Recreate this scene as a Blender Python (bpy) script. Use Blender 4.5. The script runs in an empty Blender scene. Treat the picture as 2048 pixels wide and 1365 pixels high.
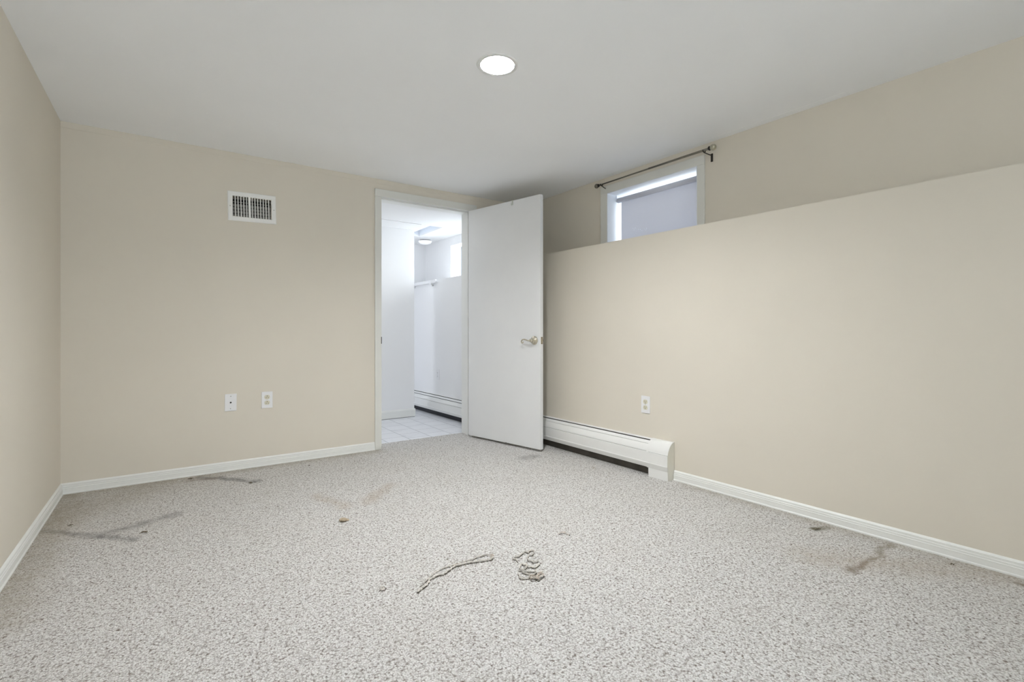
import bpy, bmesh, math, random
from mathutils import Vector, Matrix
random.seed(7)
PI = math.pi
SC = bpy.context.scene
COL = SC.collection

# ------------------------------------------------------------------ camera, world, light, exposure
TH = 0.6121                      # the camera looks 35 degrees to the right of the room's long axis
CAM_H = 0.9442
H = 2.1583                       # ceiling height
D = 3.8022                       # wall with the doorway
XL = -0.5133                     # left wall
XR, PR = 2.561, 0.0331           # low wall on the right (slightly splayed)
XU, PU = 2.8157, 0.0173          # upper wall behind it
K = 1.5877                       # height of the low wall
YB = -1.75                       # wall behind the camera
H2 = 2.08                        # ceiling height of the next room
K2 = 1.535
YP = 5.12                        # partition in the next room
YF = 5.95                        # far wall of the next room
FZ = -0.015                      # tile floor level

cam_d = bpy.data.cameras.new('camera')
cam_d.sensor_width = 36.0
cam_d.lens = 976.7556 / 2048 * 36.0
cam_d.shift_y = -20.0 / 2048
cam_d.clip_start = 0.02
cam = bpy.data.objects.new('camera', cam_d)
COL.objects.link(cam)
cam.location = (0, 0, CAM_H)
cam.rotation_euler = (PI / 2, 0, -TH)
SC.camera = cam

SC.view_settings.view_transform = 'Standard'
SC.view_settings.look = 'None'
SC.view_settings.exposure = 0.0
SC.view_settings.gamma = 1.0
SC.view_settings.use_curve_mapping = False
SC.cycles.max_bounces = 10
SC.cycles.diffuse_bounces = 8
SC.cycles.glossy_bounces = 4
SC.cycles.transmission_bounces = 6
SC.cycles.transparent_max_bounces = 8
SC.cycles.sample_clamp_indirect = 20.0
SC.cycles.use_denoising = True

LAMP = (1.225, 1.861)            # recessed ceiling lamp
BULB_W = 1200.0                   # emission of the ceiling bulb
HALL_W = 3.0                    # lamp of the next room
REAR_FILL_W = 60.0                    # added fill light behind the camera, tilted up to lift the ceiling

SIDE_FILL_W = 18.0                    # added fill light in an unseen high window beside the camera

world = bpy.data.worlds.new('sky')
SC.world = world
world.use_nodes = True
wn = world.node_tree.nodes
wn['Background'].inputs[0].default_value = (0.88, 0.93, 1.0, 1)
wn['Background'].inputs[1].default_value = 2.2


def area(name, loc, rot, sx, sy, watts, color):
    d = bpy.data.lights.new(name, 'AREA')
    d.shape = 'RECTANGLE'
    d.size, d.size_y = sx, sy
    d.energy = watts
    d.color = color
    o = bpy.data.objects.new(name, d)
    COL.objects.link(o)
    o.location = loc
    o.rotation_euler = rot
    return o


# daylight outside the basement windows, plus two added fill lights out of view
area('daylight_window_1', (XU + 0.95, 2.34, 1.95), (0, PI / 2, 0), 1.3, 1.9, 50, (0.95, 0.97, 1.0))
area('daylight_window_2', (XU + 0.62, 4.88, 1.85), (0, PI / 2, 0), 0.7, 1.0, 52, (0.97, 0.98, 1.0))
area('fill_light_side', (XU + 0.68, -0.95, 1.82), (0, PI / 2, 0), 0.6, 0.9, SIDE_FILL_W, (0.78, 0.88, 1.0))  # added source, brightens the left wall from out of view
area('fill_light_rear', (0.35, YB - 0.30, 1.30), (PI / 2 + 0.60, 0, 0.45), 1.0, 1.1, REAR_FILL_W, (0.86, 0.92, 1.0))  # added source, aimed upward to brighten the ceiling


# ------------------------------------------------------------------ materials
def mat(name, color, rough=0.6, metal=0.0, spec=0.5, bump=0.0, bscale=200.0, var=0.0, vscale=3.0, emis=0.0, ecol=None):
    m = bpy.data.materials.new(name)
    m.use_nodes = True
    nt = m.node_tree
    b = nt.nodes['Principled BSDF']
    b.inputs['Base Color'].default_value = (*color, 1)
    b.inputs['Roughness'].default_value = rough
    b.inputs['Metallic'].default_value = metal
    b.inputs['Specular IOR Level'].default_value = spec
    tc = nt.nodes.new('ShaderNodeTexCoord')
    if bump > 0:
        n = nt.nodes.new('ShaderNodeTexNoise')
        n.inputs['Scale'].default_value = bscale
        n.inputs['Detail'].default_value = 3
        nt.links.new(tc.outputs['Object'], n.inputs['Vector'])
        bp = nt.nodes.new('ShaderNodeBump')
        bp.inputs['Strength'].default_value = bump
        bp.inputs['Distance'].default_value = 0.001
        nt.links.new(n.outputs['Fac'], bp.inputs['Height'])
        nt.links.new(bp.outputs['Normal'], b.inputs['Normal'])
    if var > 0:
        n = nt.nodes.new('ShaderNodeTexNoise')
        n.inputs['Scale'].default_value = vscale
        n.inputs['Detail'].default_value = 4
        nt.links.new(tc.outputs['Object'], n.inputs['Vector'])
        r = nt.nodes.new('ShaderNodeMapRange')
        r.inputs['From Min'].default_value = 0.3
        r.inputs['From Max'].default_value = 0.7
        r.inputs['To Min'].default_value = 1 - var
        r.inputs['To Max'].default_value = 1 + var
        nt.links.new(n.outputs['Fac'], r.inputs['Value'])
        mx = nt.nodes.new('ShaderNodeVectorMath')
        mx.operation = 'SCALE'
        mx.inputs[0].default_value = color
        nt.links.new(r.outputs['Result'], mx.inputs['Scale'])
        nt.links.new(mx.outputs['Vector'], b.inputs['Base Color'])
    if emis > 0:
        b.inputs['Emission Color'].default_value = (*(ecol or color), 1)
        b.inputs['Emission Strength'].default_value = emis
    return m


M = {}
M['wall'] = mat('beige_wall_paint', (0.695, 0.648, 0.563), 0.75, bump=0.12, bscale=260, var=0.018, vscale=1.7, spec=0.3)
M['white_wall'] = mat('white_wall_paint', (0.84, 0.84, 0.845), 0.7, bump=0.1, bscale=260, spec=0.3)
M['ceiling'] = mat('ceiling_paint', (0.89, 0.905, 0.925), 0.85, bump=0.15, bscale=180, var=0.01, vscale=2.0, spec=0.2)
M['trim'] = mat('white_trim_paint', (0.78, 0.785, 0.76), 0.42, var=0.015, vscale=9)
M['casing'] = mat('door_casing_paint', (0.70, 0.70, 0.66), 0.42, var=0.012, vscale=9)
M['reveal'] = mat('window_reveal_paint', (0.78, 0.81, 0.86), 0.5)
M['door'] = mat('door_paint', (0.76, 0.765, 0.77), 0.45, var=0.012, vscale=5, bump=0.05, bscale=90)
M['heater'] = mat('heater_enamel', (0.79, 0.79, 0.77), 0.38, var=0.01, vscale=6)
M['heater_end'] = mat('heater_end_enamel', (0.74, 0.72, 0.64), 0.45)
M['dark'] = mat('dark_void', (0.012, 0.012, 0.011), 0.9, spec=0.1)
M['duct'] = mat('galvanised_duct', (0.05, 0.048, 0.045), 0.7)
M['gap_shade'] = mat('heater_gap_shade', (0.085, 0.075, 0.062), 0.7, var=0.25, vscale=12)  # dark colour standing for shade below the heater
M['gap_shade_deep'] = mat('heater_gap_shade_deep', (0.035, 0.035, 0.042), 0.7)  # deeper shade colour for the heater in the next room
M['frame_grey'] = mat('grey_window_frame', (0.42, 0.44, 0.48), 0.45)
M['fin'] = mat('heater_fins', (0.10, 0.09, 0.08), 0.6, metal=0.4)
M['plate'] = mat('white_plastic', (0.80, 0.80, 0.81), 0.35)
M['ivory'] = mat('ivory_plastic', (0.66, 0.63, 0.50), 0.4)
M['slot'] = mat('slot_shadow', (0.03, 0.025, 0.02), 0.8)
M['screw'] = mat('painted_screw', (0.42, 0.42, 0.41), 0.4, metal=0.4)
M['nickel'] = mat('satin_nickel', (0.58, 0.54, 0.44), 0.17, metal=1.0)
M['rod'] = mat('antique_pewter', (0.20, 0.185, 0.155), 0.32, metal=0.85)
M['rod_light'] = mat('antique_pewter_pale', (0.50, 0.48, 0.38), 0.3, metal=0.7)
M['black_metal'] = mat('blackened_metal', (0.035, 0.03, 0.025), 0.45, metal=0.6)
M['register'] = mat('register_enamel', (0.84, 0.84, 0.82), 0.42)
M['blade'] = mat('damper_blade_metal', (0.36, 0.345, 0.32), 0.5, metal=0.2)
M['hook'] = mat('hook_plastic', (0.60, 0.62, 0.56), 0.4)
M['ring'] = mat('lamp_trim_white', (0.78, 0.79, 0.78), 0.5)
M['reflector'] = mat('lamp_reflector_white', (0.92, 0.92, 0.92), 0.35)
M['gasket'] = mat('lamp_gap', (0.10, 0.10, 0.10), 0.6)
M['bulb'] = mat('bulb_glass', (1, 1, 1), 0.4, emis=BULB_W, ecol=(0.97, 0.985, 1.0))
M['dome'] = mat('lamp_dome', (0.9, 0.9, 0.9), 0.4, emis=0.25, ecol=(0.95, 0.97, 1.0))
M['brown'] = mat('dark_chip', (0.05, 0.045, 0.04), 0.8)

# window glass: mostly clear with a faint reflection
g = bpy.data.materials.new('window_glass')
g.use_nodes = True
nt = g.node_tree
nt.nodes.remove(nt.nodes['Principled BSDF'])
tr = nt.nodes.new('ShaderNodeBsdfTransparent')
tr.inputs[0].default_value = (0.93, 0.96, 0.97, 1)
gl = nt.nodes.new('ShaderNodeBsdfGlossy')
gl.inputs['Roughness'].default_value = 0.02
mx = nt.nodes.new('ShaderNodeMixShader')
mx.inputs[0].default_value = 0.06
nt.links.new(tr.outputs[0], mx.inputs[1])
nt.links.new(gl.outputs[0], mx.inputs[2])
nt.links.new(mx.outputs[0], nt.nodes['Material Output'].inputs[0])
M['glass'] = g

# roller blind cloth: diffuse plus translucent
g = bpy.data.materials.new('blind_cloth')
g.use_nodes = True
nt = g.node_tree
nt.nodes.remove(nt.nodes['Principled BSDF'])
df = nt.nodes.new('ShaderNodeBsdfDiffuse')
df.inputs[0].default_value = (0.70, 0.70, 0.72, 1)
tl = nt.nodes.new('ShaderNodeBsdfTranslucent')
tl.inputs[0].default_value = (0.60, 0.60, 0.64, 1)
mx = nt.nodes.new('ShaderNodeMixShader')
mx.inputs[0].default_value = 0.35
tc = nt.nodes.new('ShaderNodeTexCoord')
wv = nt.nodes.new('ShaderNodeTexNoise')
wv.inputs['Scale'].default_value = 900
bp = nt.nodes.new('ShaderNodeBump')
bp.inputs['Strength'].default_value = 0.1
bp.inputs['Distance'].default_value = 0.0005
nt.links.new(tc.outputs['Object'], wv.inputs['Vector'])
nt.links.new(wv.outputs['Fac'], bp.inputs['Height'])
nt.links.new(bp.outputs['Normal'], df.inputs['Normal'])
nt.links.new(df.outputs[0], mx.inputs[1])
nt.links.new(tl.outputs[0], mx.inputs[2])
nt.links.new(mx.outputs[0], nt.nodes['Material Output'].inputs[0])
M['blind'] = g


class NT:
    """small helper to write node maths"""
    def __init__(s, m):
        s.t = m.node_tree

    def n(s, typ, **kw):
        o = s.t.nodes.new(typ)
        for k, v in kw.items():
            setattr(o, k, v)
        return o

    def link(s, a, b):
        s.t.links.new(a, b)

    def val(s, sock, v):
        if hasattr(v, 'is_output') or isinstance(v, bpy.types.NodeSocket):
            s.t.links.new(v, sock)
        else:
            sock.default_value = v

    def m(s, op, a, b=0.0, c=0.0, clamp=False):
        o = s.n('ShaderNodeMath', operation=op)
        o.use_clamp = clamp
        s.val(o.inputs[0], a)
        s.val(o.inputs[1], b)
        s.val(o.inputs[2], c)
        return o.outputs[0]

    def v(s, op, a, b=(0, 0, 0)):
        o = s.n('ShaderNodeVectorMath', operation=op)
        s.val(o.inputs[0], a)
        s.val(o.inputs[1], b)
        return o

    def mix(s, fac, a, b):
        o = s.n('ShaderNodeMix', data_type='RGBA')
        s.val(o.inputs[0], fac)
        s.val(o.inputs[6], a)
        s.val(o.inputs[7], b)
        return o.outputs[2]

    def ramp(s, fac, stops, interp='LINEAR'):
        o = s.n('ShaderNodeValToRGB')
        o.color_ramp.interpolation = interp
        e = o.color_ramp.elements
        while len(e) < len(stops):
            e.new(0.5)
        for i, (p, c) in enumerate(stops):
            e[i].position = p
            e[i].color = (*c, 1)
        s.link(fac, o.inputs[0])
        return o.outputs[0]


def make_carpet(name):
    m = bpy.data.materials.new(name)
    m.use_nodes = True
    T = NT(m)
    b = m.node_tree.nodes['Principled BSDF']
    b.inputs['Roughness'].default_value = 0.95
    b.inputs['Specular IOR Level'].default_value = 0.1
    tc = T.n('ShaderNodeTexCoord').outputs['Object']
    # loops run in slightly wavy rows
    wob = T.n('ShaderNodeTexNoise')
    wob.inputs['Scale'].default_value = 60
    T.link(tc, wob.inputs['Vector'])
    wv = T.v('SUBTRACT', wob.outputs['Color'], (0.5, 0.5, 0.5)).outputs[0]
    sc = T.n('ShaderNodeVectorMath', operation='SCALE')
    T.link(wv, sc.inputs[0])
    sc.inputs['Scale'].default_value = 0.006
    p = T.v('ADD', tc, sc.outputs[0]).outputs[0]
    p2 = T.v('MULTIPLY', p, (1.0, 1.0, 1.0)).outputs[0]
    vor = T.n('ShaderNodeTexVoronoi', feature='F1')
    vor.inputs['Scale'].default_value = 165
    T.link(p2, vor.inputs['Vector'])
    sep = T.n('ShaderNodeSeparateColor')
    T.link(vor.outputs['Color'], sep.inputs[0])
    base = T.ramp(sep.outputs[0], [(0.0, (0.62, 0.595, 0.57)), (0.12, (0.74, 0.72, 0.695)), (0.35, (0.83, 0.815, 0.79)), (1.0, (0.92, 0.91, 0.89))])
    # shade in the gaps between the loops, painted dark, stronger in places
    mr = T.n('ShaderNodeMapRange', interpolation_type='SMOOTHSTEP')
    T.link(vor.outputs['Distance'], mr.inputs['Value'])
    mr.inputs['From Min'].default_value = 0.30
    mr.inputs['From Max'].default_value = 0.78
    gn = T.n('ShaderNodeTexNoise')
    gn.inputs['Scale'].default_value = 95
    gn.inputs['Detail'].default_value = 2
    T.link(tc, gn.inputs['Vector'])
    gr = T.n('ShaderNodeMapRange')
    T.link(gn.outputs['Fac'], gr.inputs['Value'])
    gr.inputs['From Min'].default_value = 0.40
    gr.inputs['From Max'].default_value = 0.68
    gr.inputs['To Min'].default_value = 0.18
    gr.inputs['To Max'].default_value = 1.0
    base = T.mix(T.m('MULTIPLY', mr.outputs['Result'], gr.outputs['Result'], clamp=True), base, (0.21, 0.172, 0.145, 1))
    # brown-grey flecks in the yarn
    fn = T.n('ShaderNodeTexNoise')
    fn.inputs['Scale'].default_value = 210
    fn.inputs['Detail'].default_value = 2.5
    fn.inputs['Distortion'].default_value = 0.6
    T.link(tc, fn.inputs['Vector'])
    fr = T.n('ShaderNodeMapRange', interpolation_type='SMOOTHSTEP')
    T.link(fn.outputs['Fac'], fr.inputs['Value'])
    fr.inputs['From Min'].default_value = 0.60
    fr.inputs['From Max'].default_value = 0.70
    fr.inputs['To Max'].default_value = 0.80
    base = T.mix(fr.outputs['Result'], base, (0.25, 0.198, 0.165, 1))
    # broad unevenness of wear
    big = T.n('ShaderNodeTexNoise')
    big.inputs['Scale'].default_value = 2.2
    big.inputs['Detail'].default_value = 5
    T.link(tc, big.inputs['Vector'])
    wear = T.n('ShaderNodeMapRange')
    T.link(big.outputs['Fac'], wear.inputs['Value'])
    wear.inputs['From Min'].default_value = 0.48
    wear.inputs['From Max'].default_value = 0.75
    wear.inputs['To Max'].default_value = 0.14
    base = T.mix(wear.outputs['Result'], base, (0.58, 0.54, 0.47, 1))
    # stains: soft segments on the floor, broken up by noise
    brk = T.n('ShaderNodeTexNoise')
    brk.inputs['Scale'].default_value = 26
    brk.inputs['Detail'].default_value = 5
    T.link(tc, brk.inputs['Vector'])
    brk2 = T.n('ShaderNodeTexNoise')
    brk2.inputs['Scale'].default_value = 9
    T.link(tc, brk2.inputs['Vector'])
    off = T.v('SUBTRACT', brk2.outputs['Color'], (0.5, 0.5, 0.5)).outputs[0]
    so = T.n('ShaderNodeVectorMath', operation='SCALE')
    T.link(off, so.inputs[0])
    so.inputs['Scale'].default_value = 0.09
    ps = T.v('ADD', tc, so.outputs[0]).outputs[0]

    def seg(a, bb, w, col, strength):
        nonlocal base
        ax, ay = a
        dx, dy = bb[0] - ax, bb[1] - ay
        L2 = max(dx * dx + dy * dy, 1e-6)
        pa = T.v('SUBTRACT', ps, (ax, ay, 0)).outputs[0]
        dt = T.v('DOT_PRODUCT', pa, (dx / L2, dy / L2, 0)).outputs['Value']
        t = T.m('MINIMUM', T.m('MAXIMUM', dt, 0.0), 1.0)
        s2 = T.n('ShaderNodeVectorMath', operation='SCALE')
        s2.inputs[0].default_value = (dx, dy, 0)
        T.link(t, s2.inputs['Scale'])
        q = T.v('SUBTRACT', pa, s2.outputs[0]).outputs[0]
        q = T.v('MULTIPLY', q, (1, 1, 0)).outputs[0]
        ln = T.v('LENGTH', q).outputs['Value']
        r = T.n('ShaderNodeMapRange', interpolation_type='SMOOTHSTEP')
        T.link(ln, r.inputs['Value'])
        r.inputs['From Min'].default_value = 0.0
        r.inputs['From Max'].default_value = w
        r.inputs['To Min'].default_value = strength
        r.inputs['To Max'].default_value = 0.0
        k = T.m('MULTIPLY', r.outputs['Result'], T.m('MULTIPLY', brk.outputs['Fac'], 1.7), clamp=True)
        base = T.mix(k, base, (*col, 1))

    grey = (0.20, 0.19, 0.185)
    tan = (0.42, 0.31, 0.20)
    brown = (0.20, 0.14, 0.09)
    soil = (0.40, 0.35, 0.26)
    seg((0.165, 3.74), (0.44, 3.44), 0.050, grey, 0.75)
    seg((0.11, 3.70), (0.22, 3.66), 0.06, (0.30, 0.24, 0.20), 0.6)
    seg((-0.50, 3.17), (-0.14, 2.79), 0.048, grey, 0.65)
    seg((-0.25, 2.94), (0.02, 3.06), 0.065, grey, 0.5)
    seg((0.689, 2.936), (0.771, 2.67), 0.07, tan, 0.32)
    seg((0.895, 2.662), (1.098, 2.87), 0.08, tan, 0.32)
    seg((2.19, 0.801), (2.37, 0.804), 0.030, brown, 0.75)
    seg((2.37, 0.804), (2.60, 0.80), 0.030, (0.26, 0.22, 0.15), 0.65)
    seg((2.495, 1.069), (2.585, 1.061), 0.035, (0.16, 0.14, 0.08), 0.85)
    seg((2.153, 2.899), (2.266, 2.925), 0.08, grey, 0.45)
    seg((2.60, 0.40), (2.62, 0.34), 0.03, brown, 0.8)
    seg((2.2, 0.95), (2.6, 0.5), 0.16, (0.46, 0.38, 0.28), 0.35)
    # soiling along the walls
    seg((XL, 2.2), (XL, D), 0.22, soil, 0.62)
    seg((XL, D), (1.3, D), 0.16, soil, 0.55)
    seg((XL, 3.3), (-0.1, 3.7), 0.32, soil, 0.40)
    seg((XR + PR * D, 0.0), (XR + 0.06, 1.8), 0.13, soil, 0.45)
    T.link(base, b.inputs['Base Color'])
    # loop relief
    hgt = T.m('SUBTRACT', 1.0, vor.outputs['Distance'])
    nz = T.n('ShaderNodeTexNoise')
    nz.inputs['Scale'].default_value = 420
    nz.inputs['Detail'].default_value = 3
    T.link(tc, nz.inputs['Vector'])
    hh = T.m('ADD', hgt, T.m('MULTIPLY', nz.outputs['Fac'], 0.9))
    bp = T.n('ShaderNodeBump')
    bp.inputs['Strength'].default_value = 1.0
    bp.inputs['Distance'].default_value = 0.0050
    T.link(hh, bp.inputs['Height'])
    T.link(bp.outputs['Normal'], b.inputs['Normal'])
    return m


def make_tiles(name):
    m = bpy.data.materials.new(name)
    m.use_nodes = True
    T = NT(m)
    b = m.node_tree.nodes['Principled BSDF']
    b.inputs['Roughness'].default_value = 0.35
    tc = T.n('ShaderNodeTexCoord').outputs['Object']
    mp = T.n('ShaderNodeMapping')
    mp.inputs['Rotation'].default_value = (0, 0, PI / 2)
    T.link(tc, mp.inputs['Vector'])
    br = T.n('ShaderNodeTexBrick')
    br.offset = 0.5
    br.inputs['Scale'].default_value = 1.0
    br.inputs['Brick Width'].default_value = 0.205
    br.inputs['Row Height'].default_value = 0.205
    br.inputs['Mortar Size'].default_value = 0.0022
    br.inputs['Mortar Smooth'].default_value = 0.2
    br.inputs['Color1'].default_value = (0.76, 0.77, 0.80, 1)
    br.inputs['Color2'].default_value = (0.80, 0.81, 0.84, 1)
    br.inputs['Mortar'].default_value = (0.24, 0.24, 0.27, 1)
    mp.inputs['Location'].default_value = (0.0, 0.101, 0)
    T.link(mp.outputs[0], br.inputs['Vector'])
    nz = T.n('ShaderNodeTexNoise')
    nz.inputs['Scale'].default_value = 7
    nz.inputs['Detail'].default_value = 6
    T.link(tc, nz.inputs['Vector'])
    r = T.n('ShaderNodeMapRange')
    T.link(nz.outputs['Fac'], r.inputs['Value'])
    r.inputs['From Min'].default_value = 0.58
    r.inputs['From Max'].default_value = 0.70
    r.inputs['To Max'].default_value = 0.25
    T.link(T.mix(r.outputs['Result'], br.outputs['Color'], (0.45, 0.46, 0.52, 1)), b.inputs['Base Color'])
    return m


M['carpet'] = make_carpet('berber_carpet')
M['tile'] = make_tiles('white_floor_tile')
M['yarn'] = mat('carpet_yarn', (0.68, 0.64, 0.585), 0.95, bump=0.9, bscale=700, var=0.26, vscale=38, spec=0.1)
M['backing'] = mat('exposed_backing', (0.13, 0.115, 0.095), 0.95, bump=0.6, bscale=600, var=0.45, vscale=70, spec=0.1)
M['yarn_brown'] = mat('soiled_yarn', (0.50, 0.435, 0.375), 0.95, bump=0.6, bscale=900, var=0.35, vscale=60, spec=0.1)
M['lump'] = mat('dry_lump', (0.50, 0.41, 0.30), 0.9, bump=0.8, bscale=300, var=0.25, vscale=90, spec=0.1)
M['fuzz'] = mat('dark_fuzz', (0.17, 0.14, 0.10), 0.95, spec=0.1, var=0.3, vscale=90)


# ------------------------------------------------------------------ mesh helpers
def box(bm, x0, x1, y0, y1, z0, z1, bev=0.0, seg=2):
    vs = [bm.verts.new(p) for p in ((x0, y0, z0), (x1, y0, z0), (x1, y1, z0), (x0, y1, z0),
                                    (x0, y0, z1), (x1, y0, z1), (x1, y1, z1), (x0, y1, z1))]
    fs = [bm.faces.new([vs[i] for i in f]) for f in ((3, 2, 1, 0), (4, 5, 6, 7), (0, 1, 5, 4), (1, 2, 6, 5), (2, 3, 7, 6), (3, 0, 4, 7))]
    if bev > 0:
        es = list({e for f in fs for e in f.edges})
        bmesh.ops.bevel(bm, geom=es, offset=bev, segments=seg, affect='EDGES', profile=0.6)
    return bm


def prism(bm, prof, x0, x1):
    """profile of (y, z) points swept along x"""
    a = [bm.verts.new((x0, y, z)) for y, z in prof]
    b = [bm.verts.new((x1, y, z)) for y, z in prof]
    n = len(prof)
    for i in range(n):
        j = (i + 1) % n
        bm.faces.new((a[i], a[j], b[j], b[i]))
    bm.faces.new(a[::-1])
    bm.faces.new(b)
    return bm


def sheet(bm, pts, t, x0, x1):
    """bent metal sheet: (y, z) polyline given a thickness t to its left"""
    off = []
    n = len(pts)
    for i in range(n):
        p = Vector(pts[max(i - 1, 0)])
        q = Vector(pts[min(i + 1, n - 1)])
        d = (q - p).normalized()
        off.append((pts[i][0] - d.y * t, pts[i][1] + d.x * t))
    return prism(bm, list(pts) + off[::-1], x0, x1)


def curve2(pts, n=5):
    out = []
    for i in range(len(pts) - 1):
        p0, p1, p2, p3 = [Vector(pts[max(0, min(k, len(pts) - 1))]) for k in (i - 1, i, i + 1, i + 2)]
        for k in range(n):
            t = k / n
            q = 0.5 * ((2 * p1) + (-p0 + p2) * t + (2 * p0 - 5 * p1 + 4 * p2 - p3) * t * t + (-p0 + 3 * p1 - 3 * p2 + p3) * t ** 3)
            out.append((q.x, q.y))
    return out + [tuple(pts[-1])]


def lathe(bm, prof, seg=48, axis='z', origin=(0, 0, 0), smooth=True):
    """profile of (r, h) turned about an axis"""
    rings = []
    for r, h in prof:
        if r < 1e-6:
            rings.append([bm.verts.new((0, 0, h))])
        else:
            rings.append([bm.verts.new((r * math.cos(2 * PI * k / seg), r * math.sin(2 * PI * k / seg), h)) for k in range(seg)])
    vs = [v for r in rings for v in r]
    for a, b in zip(rings, rings[1:]):
        for k in range(seg):
            k2 = (k + 1) % seg
            if len(a) == 1 and len(b) == 1:
                continue
            if len(a) == 1:
                f = bm.faces.new((a[0], b[k2], b[k]))
            elif len(b) == 1:
                f = bm.faces.new((a[k], a[k2], b[0]))
            else:
                f = bm.faces.new((a[k], a[k2], b[k2], b[k]))
            f.smooth = smooth
    if axis == 'y':
        bmesh.ops.transform(bm, matrix=Matrix.Rotation(PI / 2, 4, 'X'), verts=vs)
    elif axis == 'x':
        bmesh.ops.transform(bm, matrix=Matrix.Rotation(PI / 2, 4, 'Y'), verts=vs)
    bmesh.ops.translate(bm, vec=origin, verts=vs)
    return bm


def tube(bm, pts, r, seg=10, caps=True):
    """round tube along a polyline; r may be a list"""
    pts = [Vector(p) for p in pts]
    n = len(pts)
    rs = r if isinstance(r, (list, tuple)) else [r] * n
    up = Vector((0, 0, 1))
    rings = []
    prev = None
    for i in range(n):
        d = (pts[min(i + 1, n - 1)] - pts[max(i - 1, 0)])
        if d.length < 1e-9:
            d = Vector((1, 0, 0))
        d.normalize()
        if prev is None:
            u = d.cross(up)
            if u.length < 1e-3:
                u = d.cross(Vector((1, 0, 0)))
        else:
            u = prev - d * prev.dot(d)
            if u.length < 1e-6:
                u = d.cross(up)
        u.normalize()
        prev = u
        w = d.cross(u)
        rings.append([bm.verts.new(pts[i] + (u * math.cos(2 * PI * k / seg) + w * math.sin(2 * PI * k / seg)) * rs[i]) for k in range(seg)])
    for a, b in zip(rings, rings[1:]):
        for k in range(seg):
            f = bm.faces.new((a[k], a[(k + 1) % seg], b[(k + 1) % seg], b[k]))
            f.smooth = True
    if caps:
        bm.faces.new(rings[0][::-1])
        bm.faces.new(rings[-1])
    return bm


def obj(name, bm, m, parent=None, kind=None, loc=None, rz=None, label=None, cat=None, group=None):
    if isinstance(bm, bmesh.types.BMesh):
        bmesh.ops.recalc_face_normals(bm, faces=bm.faces[:])
        me = bpy.data.meshes.new(name)
        bm.to_mesh(me)
        bm.free()
    else:
        me = bm
    me.materials.append(M[m])
    o = bpy.data.objects.new(name, me)
    COL.objects.link(o)
    if parent:
        o.parent = parent
    if loc is not None:
        o.location = loc
    if rz is not None:
        o.rotation_euler = (0, 0, rz)
    if kind:
        o['kind'] = kind
    if label:
        o['label'] = label
    if cat:
        o['category'] = cat
    if group:
        o['group'] = group
    return o


def thing(name, label, cat, loc, rz=0, group=None, kind=None):
    o = bpy.data.objects.new(name, None)
    o.empty_display_size = 0.05
    COL.objects.link(o)
    o.location = loc
    o.rotation_euler = (0, 0, rz)
    o['label'] = label
    o['category'] = cat
    if group:
        o['group'] = group
    if kind:
        o['kind'] = kind
    return o


def copy_tree(o, parent=None):
    c = o.copy()
    COL.objects.link(c)
    if parent:
        c.parent = parent
    for ch in list(o.children):
        copy_tree(ch, c)
    return c


NEW = bmesh.new

# wall frames: local x runs to the viewer's right along the wall, local y goes into it
RZ_R = -PI / 2 + math.atan(PR)
RZ_U = -PI / 2 + math.atan(PU)


def on_right(y):
    return XR + PR * (D - y)


def on_upper(y):
    return XU + PU * (D - y)


def wall_boxes(x0, x1, z0, z1, y0, y1, holes):
    """a slab in a wall frame with rectangular holes (hx0, hx1, hz0, hz1)"""
    bm = NEW()
    xs = sorted({x0, x1, *[h[0] for h in holes], *[h[1] for h in holes]})
    zs = sorted({z0, z1, *[h[2] for h in holes], *[h[3] for h in holes]})
    for a, b in zip(xs, xs[1:]):
        run = None
        for c, d in zip(zs, zs[1:]):
            mx_, mz_ = (a + b) / 2, (c + d) / 2
            inside = any(h[0] < mx_ < h[1] and h[2] < mz_ < h[3] for h in holes)
            if inside:
                if run:
                    box(bm, a, b, y0, y1, *run)
                run = None
            else:
                run = (run[0], d) if run else (c, d)
        if run:
            box(bm, a, b, y0, y1, *run)
    return bm


# ------------------------------------------------------------------ room shell
DX0, DX1, DZ = 1.388, 2.222, 2.022      # doorway
VC = (0.472, 1.7975)                    # centre of the wall register
o = obj('floor', box(NEW(), XL - 0.02, 3.2, YB - 0.05, 3.975, -0.05, 0.0), 'carpet', kind='structure')
obj('floor_tiled', box(NEW(), 0.2, 3.3, 3.975, YF + 0.1, -0.07, FZ), 'tile', kind='structure')

# wall with the doorway, beige on this side and white on the other
w = obj('wall_back', wall_boxes(XL - 0.1, 3.05, -0.02, H, 0, 0.085,
        [(DX0 - 0.02, DX1 + 0.02, -0.1, DZ + 0.02), (VC[0] - 0.119, VC[0] + 0.119, VC[1] - 0.069, VC[1] + 0.069)]),
        'wall', kind='structure', loc=(0, D, 0))
obj('wall_next_room_front', wall_boxes(0.2, 3.05, -0.05, H, 0.085, 0.165, [(DX0 - 0.02, DX1 + 0.02, -0.1, DZ + 0.02)]),
    'white_wall', kind='structure', loc=(0, D, 0))
# faint plaster band left under the ceiling
bm = NEW()
prism(bm, [(0.001, 0), (-0.0012, -0.002), (-0.0018, -0.034), (0.001, -0.040)], XL, XU)
obj('trim_plaster_band', bm, 'wall', kind='structure', loc=(0, D, H))

obj('wall_left', box(NEW(), XL - 0.1, XL, YB, D, -0.02, H), 'wall', kind='structure')
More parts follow.
